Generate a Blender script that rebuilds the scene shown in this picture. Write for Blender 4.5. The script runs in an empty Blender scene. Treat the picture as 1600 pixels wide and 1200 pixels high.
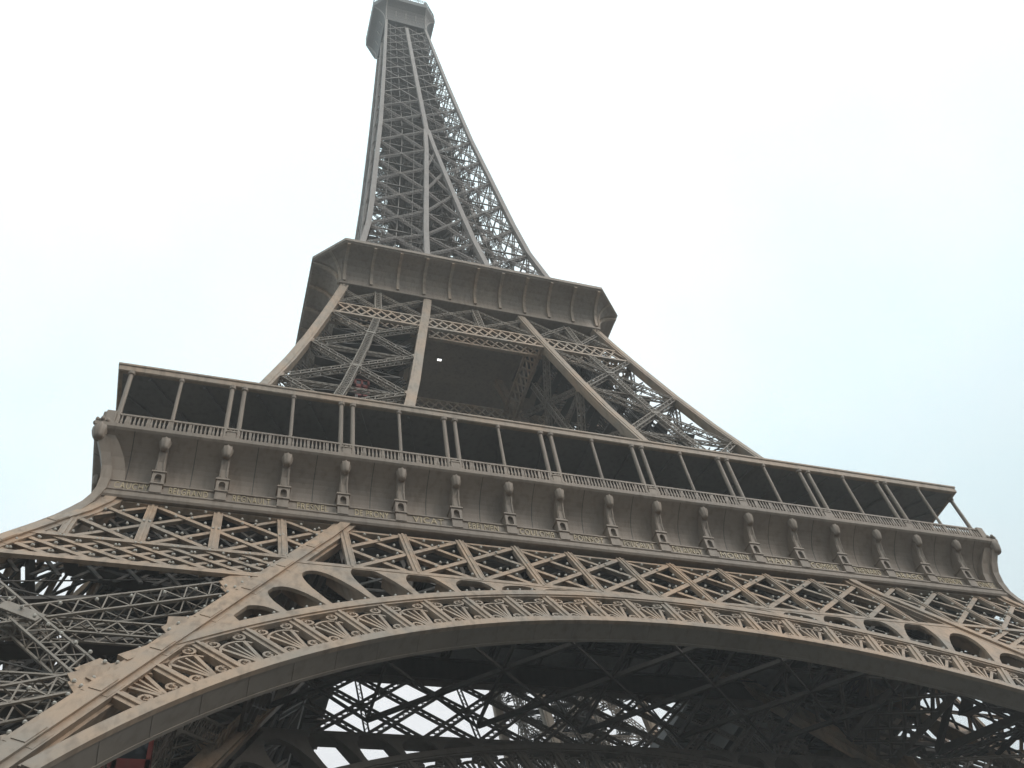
import bpy, math, random
import numpy as np
from mathutils import Matrix, Vector

random.seed(7)
S = bpy.context.scene
COL = S.collection
R = math.radians

# ------------------------------------------------------------------ camera
ZG = 6.7                                    # ground level under the viewer
cam_d = bpy.data.cameras.new("camera"); cam = bpy.data.objects.new("camera", cam_d)
COL.objects.link(cam); S.camera = cam
cam_d.sensor_width = 36.0
cam_d.lens = 36.0 * 1471.524 / 1600.0
cam_d.clip_start = 0.3; cam_d.clip_end = 20000.0
az, el, ro = R(26.100), R(51.754), R(-11.947)
fw = Vector((math.sin(az) * math.cos(el), math.cos(az) * math.cos(el), math.sin(el)))
rt0 = Vector((math.cos(az), -math.sin(az), 0.0)); up0 = rt0.cross(fw)
rt = rt0 * math.cos(ro) + up0 * math.sin(ro)
up = -rt0 * math.sin(ro) + up0 * math.cos(ro)
cam.matrix_world = Matrix(((rt.x, up.x, -fw.x, -26.857), (rt.y, up.y, -fw.y, -77.936),
                           (rt.z, up.z, -fw.z, 8.315), (0, 0, 0, 1)))

# ------------------------------------------------------------------ sky, sun, exposure
SUN_EL, SUN_AZ = R(41.0), R(140.0)          # azimuth clockwise from +Y: sun is behind the viewer, a little to the right
world = bpy.data.worlds.new("World"); S.world = world; world.use_nodes = True
nt = world.node_tree; nt.nodes.clear()
wo = nt.nodes.new("ShaderNodeOutputWorld")
sky = nt.nodes.new("ShaderNodeTexSky"); sky.sky_type = 'NISHITA'; sky.sun_disc = False
sky.sun_elevation = SUN_EL; sky.sun_rotation = SUN_AZ
sky.air_density = 1.0; sky.dust_density = 3.0
bg1 = nt.nodes.new("ShaderNodeBackground"); bg1.inputs['Strength'].default_value = 0.13
nt.links.new(sky.outputs[0], bg1.inputs['Color'])
tc = nt.nodes.new("ShaderNodeTexCoord")
ns = nt.nodes.new("ShaderNodeTexNoise"); ns.inputs['Scale'].default_value = 1.3
ns.inputs['Detail'].default_value = 5.0; ns.inputs['Roughness'].default_value = 0.5
nt.links.new(tc.outputs['Generated'], ns.inputs['Vector'])
rp = nt.nodes.new("ShaderNodeValToRGB")
rp.color_ramp.elements[0].position = 0.40; rp.color_ramp.elements[0].color = (0.785, 0.945, 0.975, 1)
rp.color_ramp.elements[1].position = 0.62; rp.color_ramp.elements[1].color = (1.0, 1.0, 1.0, 1)
nt.links.new(ns.outputs[0], rp.inputs[0])
bg2 = nt.nodes.new("ShaderNodeBackground"); bg2.inputs['Strength'].default_value = 1.6
sx = nt.nodes.new("ShaderNodeSeparateXYZ"); nt.links.new(tc.outputs['Generated'], sx.inputs[0])
cl = nt.nodes.new("ShaderNodeMath"); cl.operation = 'MAXIMUM'; cl.inputs[1].default_value = 0.0
nt.links.new(sx.outputs[2], cl.inputs[0])
ma = nt.nodes.new("ShaderNodeMath"); ma.operation = 'MULTIPLY_ADD'       # overcast: (1 + 2 sin elevation) / 3
ma.inputs[1].default_value = 2 / 3; ma.inputs[2].default_value = 1 / 3
nt.links.new(cl.outputs[0], ma.inputs[0])
vm = nt.nodes.new("ShaderNodeVectorMath"); vm.operation = 'SCALE'
nt.links.new(rp.outputs[0], vm.inputs[0]); nt.links.new(ma.outputs[0], vm.inputs['Scale'])
nt.links.new(vm.outputs[0], bg2.inputs['Color'])
mx = nt.nodes.new("ShaderNodeMixShader"); mx.inputs[0].default_value = 0.86    # near-total cloud cover
nt.links.new(bg1.outputs[0], mx.inputs[1]); nt.links.new(bg2.outputs[0], mx.inputs[2])
nt.links.new(mx.outputs[0], wo.inputs['Surface'])

sd = bpy.data.lights.new("sun", 'SUN'); so = bpy.data.objects.new("sun", sd); COL.objects.link(so)
sd.energy = 1.5; sd.angle = R(18.0); sd.color = (1.0, 0.95, 0.89)
sdir = Vector((math.sin(SUN_AZ) * math.cos(SUN_EL), math.cos(SUN_AZ) * math.cos(SUN_EL), math.sin(SUN_EL)))
so.rotation_euler = sdir.to_track_quat('Z', 'Y').to_euler()
so.location = (60, -160, 200)

S.view_settings.view_transform = 'Standard'; S.view_settings.look = 'None'
S.view_settings.gamma = 1.0; S.view_settings.use_curve_mapping = False
S.view_settings.exposure = 0.25

# ------------------------------------------------------------------ materials
def paint(name, a, b, rough=0.55, scale=0.25, streak=0.35, bump=0.0, dirt=(0.10, 0.075, 0.055)):
    m = bpy.data.materials.new(name); m.use_nodes = True
    t = m.node_tree; bs = t.nodes['Principled BSDF']
    geo = t.nodes.new("ShaderNodeNewGeometry")
    n1 = t.nodes.new("ShaderNodeTexNoise"); n1.inputs['Scale'].default_value = scale
    n1.inputs['Detail'].default_value = 6.0; n1.inputs['Roughness'].default_value = 0.62
    t.links.new(geo.outputs['Position'], n1.inputs['Vector'])
    r1 = t.nodes.new("ShaderNodeValToRGB")
    r1.color_ramp.elements[0].position = 0.36; r1.color_ramp.elements[0].color = (*a, 1)
    r1.color_ramp.elements[1].position = 0.66; r1.color_ramp.elements[1].color = (*b, 1)
    t.links.new(n1.outputs[0], r1.inputs[0])
    # rain streaks: noise squeezed sideways, stretched in height
    mp = t.nodes.new("ShaderNodeMapping"); mp.inputs['Scale'].default_value = (2.6, 2.6, 0.35)
    t.links.new(geo.outputs['Position'], mp.inputs['Vector'])
    n2 = t.nodes.new("ShaderNodeTexNoise"); n2.inputs['Scale'].default_value = 1.0
    n2.inputs['Detail'].default_value = 4.0
    t.links.new(mp.outputs[0], n2.inputs['Vector'])
    r2 = t.nodes.new("ShaderNodeValToRGB")
    r2.color_ramp.elements[0].position = 0.48; r2.color_ramp.elements[0].color = (0, 0, 0, 1)
    r2.color_ramp.elements[1].position = 0.75; r2.color_ramp.elements[1].color = (streak,) * 3 + (1,)
    t.links.new(n2.outputs[0], r2.inputs[0])
    mixn = t.nodes.new("ShaderNodeMix"); mixn.data_type = 'RGBA'
    t.links.new(r2.outputs[0], mixn.inputs[0]); t.links.new(r1.outputs[0], mixn.inputs[6])
    mixn.inputs[7].default_value = (*dirt, 1)
    t.links.new(mixn.outputs[2], bs.inputs['Base Color'])
    bs.inputs['Roughness'].default_value = rough
    bs.inputs['Specular IOR Level'].default_value = 0.3
    return m

M_TAN = paint("tan_iron_paint", (0.305, 0.258, 0.212), (0.46, 0.315, 0.21), scale=0.22, streak=0.5)
M_RIB = paint("rib_iron_paint", (0.36, 0.305, 0.25), (0.45, 0.325, 0.23), streak=0.4)
M_GREY = paint("grey_brown_iron_paint", (0.27, 0.224, 0.185), (0.33, 0.265, 0.21), streak=0.4)
M_LAT = paint("lattice_iron_paint", (0.24, 0.208, 0.176), (0.29, 0.245, 0.20), streak=0.3)
M_INNER_SHADE = paint("shaded_inner_iron", (0.17, 0.15, 0.13), (0.21, 0.18, 0.155), streak=0.3)  # same iron in a darker tone: interior shade put into the colour
M_UP = paint("high_iron_paint", (0.29, 0.255, 0.235), (0.34, 0.295, 0.265), streak=0.3)
M_DARK = paint("dark_and_shaded_iron", (0.085, 0.078, 0.07), (0.12, 0.105, 0.092), streak=0.4, dirt=(0.05, 0.045, 0.04))  # shade of rear, inner and under-floor iron put into the colour; also dark fittings
M_DECK = paint("deck_soffit_paint", (0.21, 0.205, 0.20), (0.25, 0.24, 0.23), streak=0.3, dirt=(0.04, 0.038, 0.036))
M_GOLD = paint("dull_gold_letters", (0.46, 0.37, 0.23), (0.56, 0.45, 0.28), rough=0.45, scale=1.5, streak=0.5)
M_BULB = paint("bulb_glass", (0.48, 0.45, 0.40), (0.55, 0.52, 0.46), rough=0.25, scale=3, streak=0.1)
M_RED = paint("red_cabin_paint", (0.21, 0.042, 0.036), (0.27, 0.055, 0.045), scale=0.8, streak=0.3)
M_STONE = paint("limestone", (0.38, 0.35, 0.30), (0.46, 0.42, 0.36), rough=0.9, scale=0.5)
M_GLASS = paint("cabin_glass", (0.03, 0.035, 0.04), (0.05, 0.055, 0.06), rough=0.1, streak=0.0)
M_GROUND = paint("dark_paving", (0.045, 0.045, 0.044), (0.065, 0.063, 0.06), rough=0.95, scale=0.08, streak=0.1)
M_LAMP = bpy.data.materials.new("lit_lamp"); M_LAMP.use_nodes = True
_b = M_LAMP.node_tree.nodes['Principled BSDF']
_b.inputs['Emission Color'].default_value = (1, 0.98, 0.95, 1); _b.inputs['Emission Strength'].default_value = 1.6

# ------------------------------------------------------------------ mesh builder
def V(*a): return np.array(a, float)
def nrm(v):
    v = np.asarray(v, float); return v / np.linalg.norm(v)
QF = [(0, 3, 2, 1), (4, 5, 6, 7), (0, 1, 5, 4), (1, 2, 6, 5), (2, 3, 7, 6), (3, 0, 4, 7)]

class MB:
    def __init__(self): self.v = []; self.f = []
    def hexa(self, P):                      # 8 corners: lower ring 0-3, upper ring 4-7
        b = len(self.v); self.v.extend([tuple(p) for p in P])
        self.f.extend([tuple(b + i for i in q) for q in QF])
    def bar(self, p, q, w, d, n, off=0.0):  # box from p to q, w wide across, d deep from the surface p,q inward (against n)
        p = np.asarray(p, float); q = np.asarray(q, float); n = np.asarray(n, float)
        t = nrm(q - p); n = nrm(n - t * np.dot(n, t)); s = np.cross(t, n) * (w / 2)
        o = n * off; i = n * (off - d)
        self.hexa([p - s + i, p + s + i, p + s + o, p - s + o, q - s + i, q + s + i, q + s + o, q - s + o])
    def box(self, x0, x1, y0, y1, z0, z1):
        self.hexa([(x0, y0, z0), (x1, y0, z0), (x1, y1, z0), (x0, y1, z0),
                   (x0, y0, z1), (x1, y0, z1), (x1, y1, z1), (x0, y1, z1)])
    def loft(self, rings, close=True, caps=True):
        b = len(self.v); k = len(rings[0])
        for r in rings: self.v.extend([tuple(p) for p in r])
        m = k if close else k - 1
        for i in range(len(rings) - 1):
            for j in range(m):
                a = b + i * k + j; c = b + i * k + (j + 1) % k
                self.f.append((a, c, c + k, a + k))
        if caps and close:
            self.f.append(tuple(b + j for j in reversed(range(k))))
            self.f.append(tuple(b + (len(rings) - 1) * k + j for j in range(k)))
    def truss(self, p, q, n, W, D, ch=0.12, lc=0.07, pitch=1.0, xl=False, back=True):
        p = np.asarray(p, float); q = np.asarray(q, float); n = np.asarray(n, float)
        L = np.linalg.norm(q - p); t = (q - p) / L; n = nrm(n - t * np.dot(n, t)); s = np.cross(t, n)
        N = max(2, int(round(L / pitch)))
        for o in ((0.0, -D) if back else (0.0,)):
            a = n * o
            for e in (-1, 1):
                self.bar(p + s * e * (W / 2 - ch / 2) + a, q + s * e * (W / 2 - ch / 2) + a, ch, ch, n)
            for k in range(N):
                e = 1 if k % 2 else -1
                u0 = p + t * (L * k / N) + a; u1 = p + t * (L * (k + 1) / N) + a
                self.bar(u0 + s * e * W * .42, u1 - s * e * W * .42, lc, lc * .6, n, -0.015)
                if xl: self.bar(u0 - s * e * W * .42, u1 + s * e * W * .42, lc, lc * .6, n, -0.04)
        if back:
            for e in (-1, 1):
                for k in range(N):
                    u0 = p + t * (L * k / N); u1 = p + t * (L * (k + 1) / N)
                    z0, z1 = (0, -D) if k % 2 else (-D, 0)
                    self.bar(u0 + s * e * W * .44 + n * z0, u1 + s * e * W * .44 + n * z1, lc, lc * .6, s * e)
    def ball(self, c, r, seg=6, rings=4, sq=(1, 1, 1)):
        c = np.asarray(c, float); L = []
        for i in range(rings + 1):
            a = math.pi * (i + 0.001) / (rings + 0.002)
            L.append([c + V(sq[0] * r * math.sin(a) * math.cos(2 * math.pi * j / seg),
                            sq[1] * r * math.sin(a) * math.sin(2 * math.pi * j / seg),
                            -sq[2] * r * math.cos(a)) for j in range(seg)])
        self.loft(L)
    def tube(self, pts, r, seg=8):          # vertical-ish lathe: list of (z, r) or straight tube between two points
        p, q = [np.asarray(a, float) for a in pts]; t = nrm(q - p)
        h = V(1, 0, 0) if abs(t[0]) < .9 else V(0, 1, 0); a = nrm(np.cross(t, h)); b = np.cross(t, a)
        ring = lambda c: [c + r * (a * math.cos(2 * math.pi * j / seg) + b * math.sin(2 * math.pi * j / seg)) for j in range(seg)]
        self.loft([ring(p), ring(q)])
    def mesh(self, name, mat, smooth=False):
        me = bpy.data.meshes.new(name)
        me.from_pydata([tuple(map(float, v)) for v in self.v], [], self.f)
        if smooth: me.polygons.foreach_set('use_smooth', [True] * len(me.polygons))
        me.materials.append(mat); me.update()
        return me

def empty(name, loc):
    o = bpy.data.objects.new(name, None); COL.objects.link(o); o.location = loc
    o.empty_display_size = 2.0
    return o
def link(name, me, parent=None, M=None):
    o = bpy.data.objects.new(name, me); COL.objects.link(o)
    if parent is not None: o.parent = parent
    if M is not None: o.matrix_local = M
    return o
def part(name, mb, mat, parent, rot=None, smooth=False):
    """mesh part built in world coordinates; direct parts of the tower are shifted by its base height"""
    o = link(name, mb.mesh(name, mat, smooth), parent)
    if parent is TOWER: o.location = (0, 0, -ZG)
    return o
def copy_tree(o, parent):
    c = o.copy(); COL.objects.link(c); c.parent = parent
    for ch in list(o.children): copy_tree(ch, c)
    return c
def four(o, sides=(1, 2, 3)):
    for k in sides:
        c = copy_tree(o, TOWER); c.rotation_euler = (0, 0, k * math.pi / 2)
def tag(o, label, cat, group=None, kind=None):
    if label: o['label'] = label
    if cat: o['category'] = cat
    if group: o['group'] = group
    if kind: o['kind'] = kind

TOWER = empty("iron_tower", (0, 0, ZG))
tag(TOWER, "tall brown wrought-iron lattice tower with arched base, two galleries and tapering spire", "tower")

# ------------------------------------------------------------------ profile of the tower
ZW = np.array([(0, 61.4), (45.1, 37.5), (48.0, 35.95), (49.7, 35.0), (51.5, 34.15), (53.0, 33.7), (57.6, 31.2), (77, 25.3),
               (84, 23.3), (90.9, 21.5), (100, 19.3), (109.8, 17.1), (115, 16.1), (127.7, 14.1), (136, 12.97), (146.7, 12.1),
               (164, 10.95), (187, 9.4), (222.6, 7.57), (268.5, 5.45), (300, 4.5)])
ZU = np.array([(0, 46.6), (52.2, 19.0), (57.0, 16.3), (77, 11.3), (84, 9.95), (97.7, 7.65), (109, 5.7), (115.7, 5.1),
               (127, 4.5), (135.8, 3.85), (145, 3.11), (155, 2.35), (165, 1.6), (175, .85), (186, 0.25), (300, 0.25)])
def w(z): return float(np.interp(z, ZW[:, 0], ZW[:, 1]))
def u(z): return float(np.interp(z, ZU[:, 0], ZU[:, 1]))
K = 0.53
def winc(z): return 34.1 + (51.5 - z) * K                    # inclined plane of the lower faces
def PL(x, z, d=0.0):                                          # point on it, d metres inside
    return V(x, -winc(z), z) + d * V(0, 1, -K) / math.hypot(1, K)
NF = V(0, -1, K) / math.hypot(1, K)                           # outward normal of that face
NH = math.hypot(1, K)
def PS(x, s, d=0.0):                                          # plane coordinates, s along the slope from arch crown
    return PL(x, 41.5 + s / NH, d)
RC = -36.8                                                    # arch centre (s); radii from it
def PA(th, r, d=0.0):                                         # polar on the arch plane, th from vertical
    return PS(r * math.sin(th), RC + r * math.cos(th), d)
POST = 3.86

# ------------------------------------------------------------------ setting
g = MB(); g.box(-1500, 1500, -1500, 1500, ZG - 2, ZG)
go = link("ground", g.mesh("ground", M_GROUND)); tag(go, None, None, kind="structure")

# ------------------------------------------------------------------ legs
def corner(fx, fy, z):
    return V(-(w(z) if fx else u(z)), -(w(z) if fy else u(z)), z)
def rib(mb, zs, fx, fy, wd, off, raised=0.17):
    """box rib along one corner of the front-left leg"""
    L = []
    for z in zs:
        a = w(z) if fx else u(z); b = w(z) if fy else u(z)
        x0, x1 = (-a, -a + wd) if fx else (-a - wd + off, -a + off)
        y0, y1 = (-b, -b + wd) if fy else (-b - wd + off, -b + off)
        L.append([V(x0, y0, z), V(x1, y0, z), V(x1, y1, z), V(x0, y1, z)])
    mb.loft(L)
    if raised:                                                # raised middle strip on the outward faces
        for ax in (0, 1):
            Q = []
            for r in L:
                a, c = r[0], r[2]
                lo = a + (c - a) * .26; hi = a + (c - a) * .74
                if ax == 0:
                    yy = a[1] - raised if fy else c[1] + raised; yi = a[1] + .02 if fy else c[1] - .02
                    Q.append([V(lo[0], min(yy, yi), a[2]), V(hi[0], min(yy, yi), a[2]), V(hi[0], max(yy, yi), a[2]), V(lo[0], max(yy, yi), a[2])])
                else:
                    xx = a[0] - raised if fx else c[0] + raised; xi = a[0] + .02 if fx else c[0] - .02
                    Q.append([V(min(xx, xi), lo[1], a[2]), V(max(xx, xi), lo[1], a[2]), V(max(xx, xi), hi[1], a[2]), V(min(xx, xi), hi[1], a[2])])
            mb.loft(Q)

FACES = [((1, 1), (0, 1), V(0, -1, .3)), ((1, 1), (1, 0), V(-1, 0, .3)),
         ((1, 0), (0, 0), V(0, 1, -.3)), ((0, 1), (0, 0), V(1, 0, -.3))]

def leg_lattice(nodes, W, D, ch, lc, pitch, ins, mids=True, post=False, mpost=0.8, hz=1.0):
    mb = MB()
    for (A, B, n) in FACES:
        def pt(t, z, push=0.0):
            a = corner(*A, z); b = corner(*B, z)
            e = nrm(b - a); a = a + e * ins; b = b - e * ins
            return a + (b - a) * t - nrm(n) * (0.15 + push)
        for i in range(len(nodes) - 1):
            z1, z0 = nodes[i], nodes[i + 1]
            zm = (z0 + z1) / 2
            mb.truss(pt(0, z0), pt(1, z1), n, W, D, ch, lc, pitch)
            mb.truss(pt(1, z0), pt(0, z1), n, W, D, ch, lc, pitch)
            mb.truss(pt(0, z0, D * .5), pt(1, z0, D * .5), n, W * hz, D * .6, ch * .9, lc, pitch)
            if mids: mb.truss(pt(0, zm, D * .5), pt(1, zm, D * .5), n, W * hz * .9, D * .6, ch * .9, lc, pitch)
            if post: mb.truss(pt(.5, z0, -.06), pt(.5, z1, -.06), n, mpost, D, ch * 1.1, lc, pitch * .8, xl=True)
            # gusset plates at the crossing
            c = pt(.5, zm, -.1); e = nrm(pt(1, zm) - pt(0, zm)); upv = nrm(pt(.5, z1) - pt(.5, z0))
            mb.bar(c - upv * W * .32, c + upv * W * .32, W * 1.7, .08, n)
            mb.bar(c - upv * W * .32 - nrm(n) * D, c + upv * W * .32 - nrm(n) * D, W * 1.5, .08, n)
    return mb

def gussets(mb, nodes, A, B, n, size, ins, W=1.0, diag=True):
    """plates where the braces meet a rib: one tapered finger along every brace and a foot plate on the rib"""
    n = nrm(n)
    for i, z in enumerate(nodes):
        a = corner(*A, z); b = corner(*B, z); e = nrm(b - a)
        tv = nrm(corner(*A, z + 1) - corner(*A, z))
        p = a + e * (ins * .55) - n * .06
        dirs = [(e, .8)]
        if diag:
            dz = abs(nodes[1] - nodes[0]) / 2
            for sgn in (1, -1):
                c = (corner(*A, z + sgn * dz) + corner(*B, z + sgn * dz)) / 2
                dirs.append((nrm(c - a), 1.0))
        for d, f in dirs:
            s_ = np.cross(d, n); L = size * 1.05 * f; w0, w1 = W * .62, W * .5
            q0, q1 = p, p + d * L
            mb.hexa([q0 - s_ * w0 - n * .07, q0 + s_ * w0 - n * .07, q0 + s_ * w0, q0 - s_ * w0,
                     q1 - s_ * w1 - n * .07, q1 + s_ * w1 - n * .07, q1 + s_ * w1, q1 - s_ * w1])
        m0, m1 = p - tv * size * 1.5, p + tv * size * 1.5
        k0, k1 = p - tv * size * .55 + e * size * .8, p + tv * size * .55 + e * size * .8
        o = n * .03
        mb.hexa([m0 - o - n * .06, m1 - o - n * .06, m1 - o, m0 - o, k0 - o - n * .06, k1 - o - n * .06, k1 - o, k0 - o])

# --- lowest stage -----------------------------------------------------
LZ = [8, 20, 30, 40, 45.1, 48, 49.7, 51.5, 53, 56]
LN = [51.6, 41.8, 32.2, 22.6, 13.0]
mb = MB()
rib(mb, LZ, 1, 1, 1.35, 0); rib(mb, LZ, 0, 1, 1.4, .65); rib(mb, LZ, 1, 0, 1.4, .65); rib(mb, LZ, 0, 0, 1.4, .65)
for (A, B, n) in FACES:
    gussets(mb, LN[1:], A, B, n, 1.25, 1.3, 1.1); gussets(mb, LN[1:], B, A, n, 1.25, 1.0, 1.1)
    zs_mid = [(LN[i] + LN[i + 1]) / 2 for i in range(1, 4)]
    gussets(mb, zs_mid, A, B, n, 1.0, 1.3, .9, False); gussets(mb, zs_mid, B, A, n, 1.0, 1.0, .9, False)
for z in np.arange(11.5, 51, 3.3):                            # splice plates across the ribs
    for (fx, fy) in ((0, 1), (1, 1)):
        a, b = corner(fx, fy, z - .45), corner(fx, fy, z + .45)
        o = V(.68, 0, 0) if fx else V(-.05, 0, 0)
        mb.bar(a + o, b + o, 1.12, .05, V(0, -1, K), .018)
        mb.bar(a + o, b + o, .54, .05, V(0, -1, K), .186)
leg = part("lower_leg", mb, M_TAN, TOWER)
part("lattice", leg_lattice(LN[1:], 1.15, .8, .105, .065, .65, .9), M_LAT, leg)
mb = MB()                                                     # inclined lift tracks and stair flights inside the leg
def axis(z, a, b):                                            # a,b in 0..1 across the leg
    return V(-(u(z) + (w(z) - u(z)) * a), -(u(z) + (w(z) - u(z)) * b), z)
for b in (.32, .42, .58, .68):
    mb.truss(axis(8, .5, b), axis(55.5, .5, b), V(1, 0, -1), .9, 1.2, .16, .09, 1.4)
for z in np.arange(9, 55, 1.9):
    mb.bar(axis(z, .5, .28), axis(z, .5, .72), .25, .35, V(1, 0, -1))
for k, z in enumerate(np.arange(9, 55, 2.6)):
    a0, a1 = (.2, .8) if k % 2 else (.8, .2)
    mb.bar(axis(z, a0, .85), axis(z + 2.6, a1, .85), 1.1, .18, V(0, 0, 1))
    mb.bar(axis(z, a0, .85) + V(0, -.5, 1), axis(z + 2.6, a1, .85) + V(0, -.5, 1), .06, .06, V(0, 0, 1))
    mb.bar(axis(z, a0, .15), axis(z + 2.6, a1, .15), .3, .5, V(0, 0, 1))
for z in LN[1:]:                                              # plan bracing
    mb.truss(axis(z, .1, .1), axis(z, .9, .9), V(0, 0, -1), 1.0, .6, .14, .09, 1.2)
    mb.truss(axis(z, .9, .1), axis(z, .1, .9), V(0, 0, -1), 1.0, .6, .14, .09, 1.2)
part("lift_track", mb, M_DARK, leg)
for (fx, fy) in ((1, 1), (0, 1), (1, 0), (0, 0)):
    mb = MB()
    c = corner(fx, fy, ZG + 1.5); d = nrm(corner(fx, fy, 6) - corner(fx, fy, 8)); s = 2.6
    cc = c + V(.4, .4, 0)
    r0 = [V(cc[0] - s, cc[1] - s, ZG - 1), V(cc[0] + s, cc[1] - s, ZG - 1), V(cc[0] + s, cc[1] + s, ZG - 1), V(cc[0] - s, cc[1] + s, ZG - 1)]
    r1 = [V(cc[0] - s * .8, cc[1] - s * .8, ZG + 1.2), V(cc[0] + s * .8, cc[1] - s * .8, ZG + 1.2), V(cc[0] + s * .8, cc[1] + s * .8, ZG + 1.2), V(cc[0] - s * .8, cc[1] + s * .8, ZG + 1.2)]
    r2 = [p + V(.5, .5, 1.2) * (1 if True else 0) for p in r1]
    mb.loft([r0, r1, r2])
    part("masonry_base", mb, M_STONE, leg)
four(leg)

# --- middle stage -----------------------------------------------------
MZ = [57.2, 63, 70, 77, 84, 90.9, 97.7, 104, 110.5]
MN = [100.0, 90.2, 79.8, 69.2, 58.6]
mb = MB()
rib(mb, MZ, 1, 1, 1.0, 0, .06); rib(mb, MZ, 0, 1, 1.0, 0, .06); rib(mb, MZ, 1, 0, 1.0, 0, .06); rib(mb, MZ, 0, 0, 1.0, 0, .06)
for (A, B, n) in FACES:
    gussets(mb, MN, A, B, n, .62, 1.0, .62); gussets(mb, MN, B, A, n, .62, 1.0, .62)
leg2 = part("middle_leg", mb, M_RIB, TOWER)
part("lattice", leg_lattice(MN, .66, .55, .10, .075, .62, 1.0, mids=False, post=True, mpost=.85, hz=.7), M_LAT, leg2)
mb = MB()
for b in (.3, .45, .6, .72):
    mb.truss(axis(58, .45, b), axis(110, .45, b), V(1, 0, -.5), .6, .8, .12, .07, 1.2)
    mb.truss(axis(58, .62, b), axis(110, .62, b), V(1, 0, -.5), .4, .5, .1, .07, 1.2)
for z in np.arange(59, 110, 1.7):
    mb.bar(axis(z, .45, .25), axis(z, .45, .75), .2, .3, V(1, 0, -1))
for k, z in enumerate(np.arange(58, 108, 2.2)):
    a0, a1 = (.15, .85) if k % 2 else (.85, .15)
    mb.bar(axis(z, a0, .85), axis(z + 2.2, a1, .85), 1.0, .15, V(0, 0, 1))
    mb.bar(axis(z, a0, .15), axis(z + 2.2, a1, .2), .8, .15, V(0, 0, 1))
    mb.bar(axis(z, a0, .82) + V(0, 0, 1), axis(z + 2.2, a1, .82) + V(0, 0, 1), .06, .06, V(0, 0, 1))
for z in MN + [95.1, 85, 74.5]:
    mb.truss(axis(z, .1, .1), axis(z, .9, .9), V(0, 0, -1), .6, .5, .1, .07, .8)
    mb.truss(axis(z, .9, .1), axis(z, .1, .9), V(0, 0, -1), .6, .5, .1, .07, .8)
    mb.truss(axis(z, .5, .1), axis(z, .5, .9), V(0, 0, -1), .5, .5, .1, .07, .8)
    mb.truss(axis(z, .1, .5), axis(z, .9, .5), V(0, 0, -1), .5, .5, .1, .07, .8)
part("lift_track", mb, M_DARK, leg2)
four(leg2)

# --- band girder under the second gallery ----------------------------------
def PM(x, z, d=0.0): return V(x, -w(z) + d, z)
mb = MB()
NM = V(0, -1, .2)
def band(mb, d):
    za, zb = 100.2, 103.1
    for z, h in ((za, .42), (zb, .3)):
        mb.bar(PM(-w(z) + .5, z, d), PM(w(z) - .5, z, d), h, .35, NM)
    x = -19.0
    while x < 18.9:                                           # two bars per crossing, diamonds
        for e in (1, -1):
            x0, x1 = (x, x + 1.7) if e == 1 else (x + 1.7, x)
            if abs(x0) < w(za) - .4 and abs(x1) < w(zb) - .4:
                mb.bar(PM(x0, za, d), PM(x1, zb, d), .22, .12, NM, -.02 * e - .05)
        x += 1.24
band(mb, .12); band(mb, 1.5); band(mb, 12.1)
bandg = part("band_girder", mb, M_RIB, TOWER)
mb = MB()
xs = [-17.4, -12.5, -7.0, 0.0, 7.0, 12.5, 17.4]
for i in range(6):
    a, b = xs[i], xs[i + 1]
    k0 = .96 if True else 1
    for (x0, z0, x1, z1) in ((a * 1.03, 103.6, b, 109.2), (a, 109.2, b * 1.03, 103.6)):
        mb.truss(PM(x0, z0, .25), PM(x1, z1, .25), NM, .5, .4, .1, .07, .6)
for x in (-12.5, 0.0, 12.5):
    mb.truss(PM(x * 1.03, 103.3, .2), PM(x, 109.4, .2), NM, .85, .4, .13, .08, .7, xl=True)
part("lattice", mb, M_LAT, bandg)
four(bandg)

# --- upper shaft -----------------------------------------------------------
UL = [115.5, 121, 127.6, 135.7, 145.2, 154.7, 164.9, 174.8, 185.6, 195.5, 204.7, 213.6, 222.1, 230.1, 236.9, 243.8, 250.2, 256.9, 264.4]
def uquad(mb, k, zs, fx, fy, wd):
    L = []
    for z in zs:
        a = w(z) if fx else u(z); b = w(z) if fy else u(z)
        x0, x1 = (-a, -a + wd(z)) if fx else (-a - wd(z) / 2, -a + wd(z) / 2)
        y0, y1 = (-b, -b + wd(z)) if fy else (-b - wd(z) / 2, -b + wd(z) / 2)
        L.append([V(x0, y0, z), V(x1, y0, z), V(x1, y1, z), V(x0, y1, z)])
    c, s = round(math.cos(k * math.pi / 2)), round(math.sin(k * math.pi / 2))
    mb.loft([[V(c * p[0] - s * p[1], s * p[0] + c * p[1], p[2]) for p in r] for r in L])
wd = lambda z: float(np.interp(z, [115, 200, 270], [.82, .74, .6]))
mb = MB()
uz = [115, 121, 127.7, 136, 146.7, 155, 164, 175, 186, 205, 222.6, 245, 268.5]
uz2 = [z for z in uz if z <= 186]
for k in range(4):
    uquad(mb, k, uz, 1, 1, wd)
    uquad(mb, k, uz2, 0, 1, wd); uquad(mb, k, uz2, 1, 0, wd)
    L = []
    for z in (185.7, 205, 222.6, 245, 262.5):                      # single middle rib above the merge
        a = w(z); h = .42
        L.append([V(-h, -a, z), V(h, -a, z), V(h, -a + .6, z), V(-h, -a + .6, z)])
    c, s = round(math.cos(k * math.pi / 2)), round(math.sin(k * math.pi / 2))
    mb.loft([[V(c * p[0] - s * p[1], s * p[0] + c * p[1], p[2]) for p in r] for r in L])
shaft = part("upper_shaft", mb, M_UP, TOWER)
def rotp(p, k):
    c, s = round(math.cos(k * math.pi / 2)), round(math.sin(k * math.pi / 2))
    return V(c * p[0] - s * p[1], s * p[0] + c * p[1], p[2])
mb = MB(); mb2 = MB()
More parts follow.
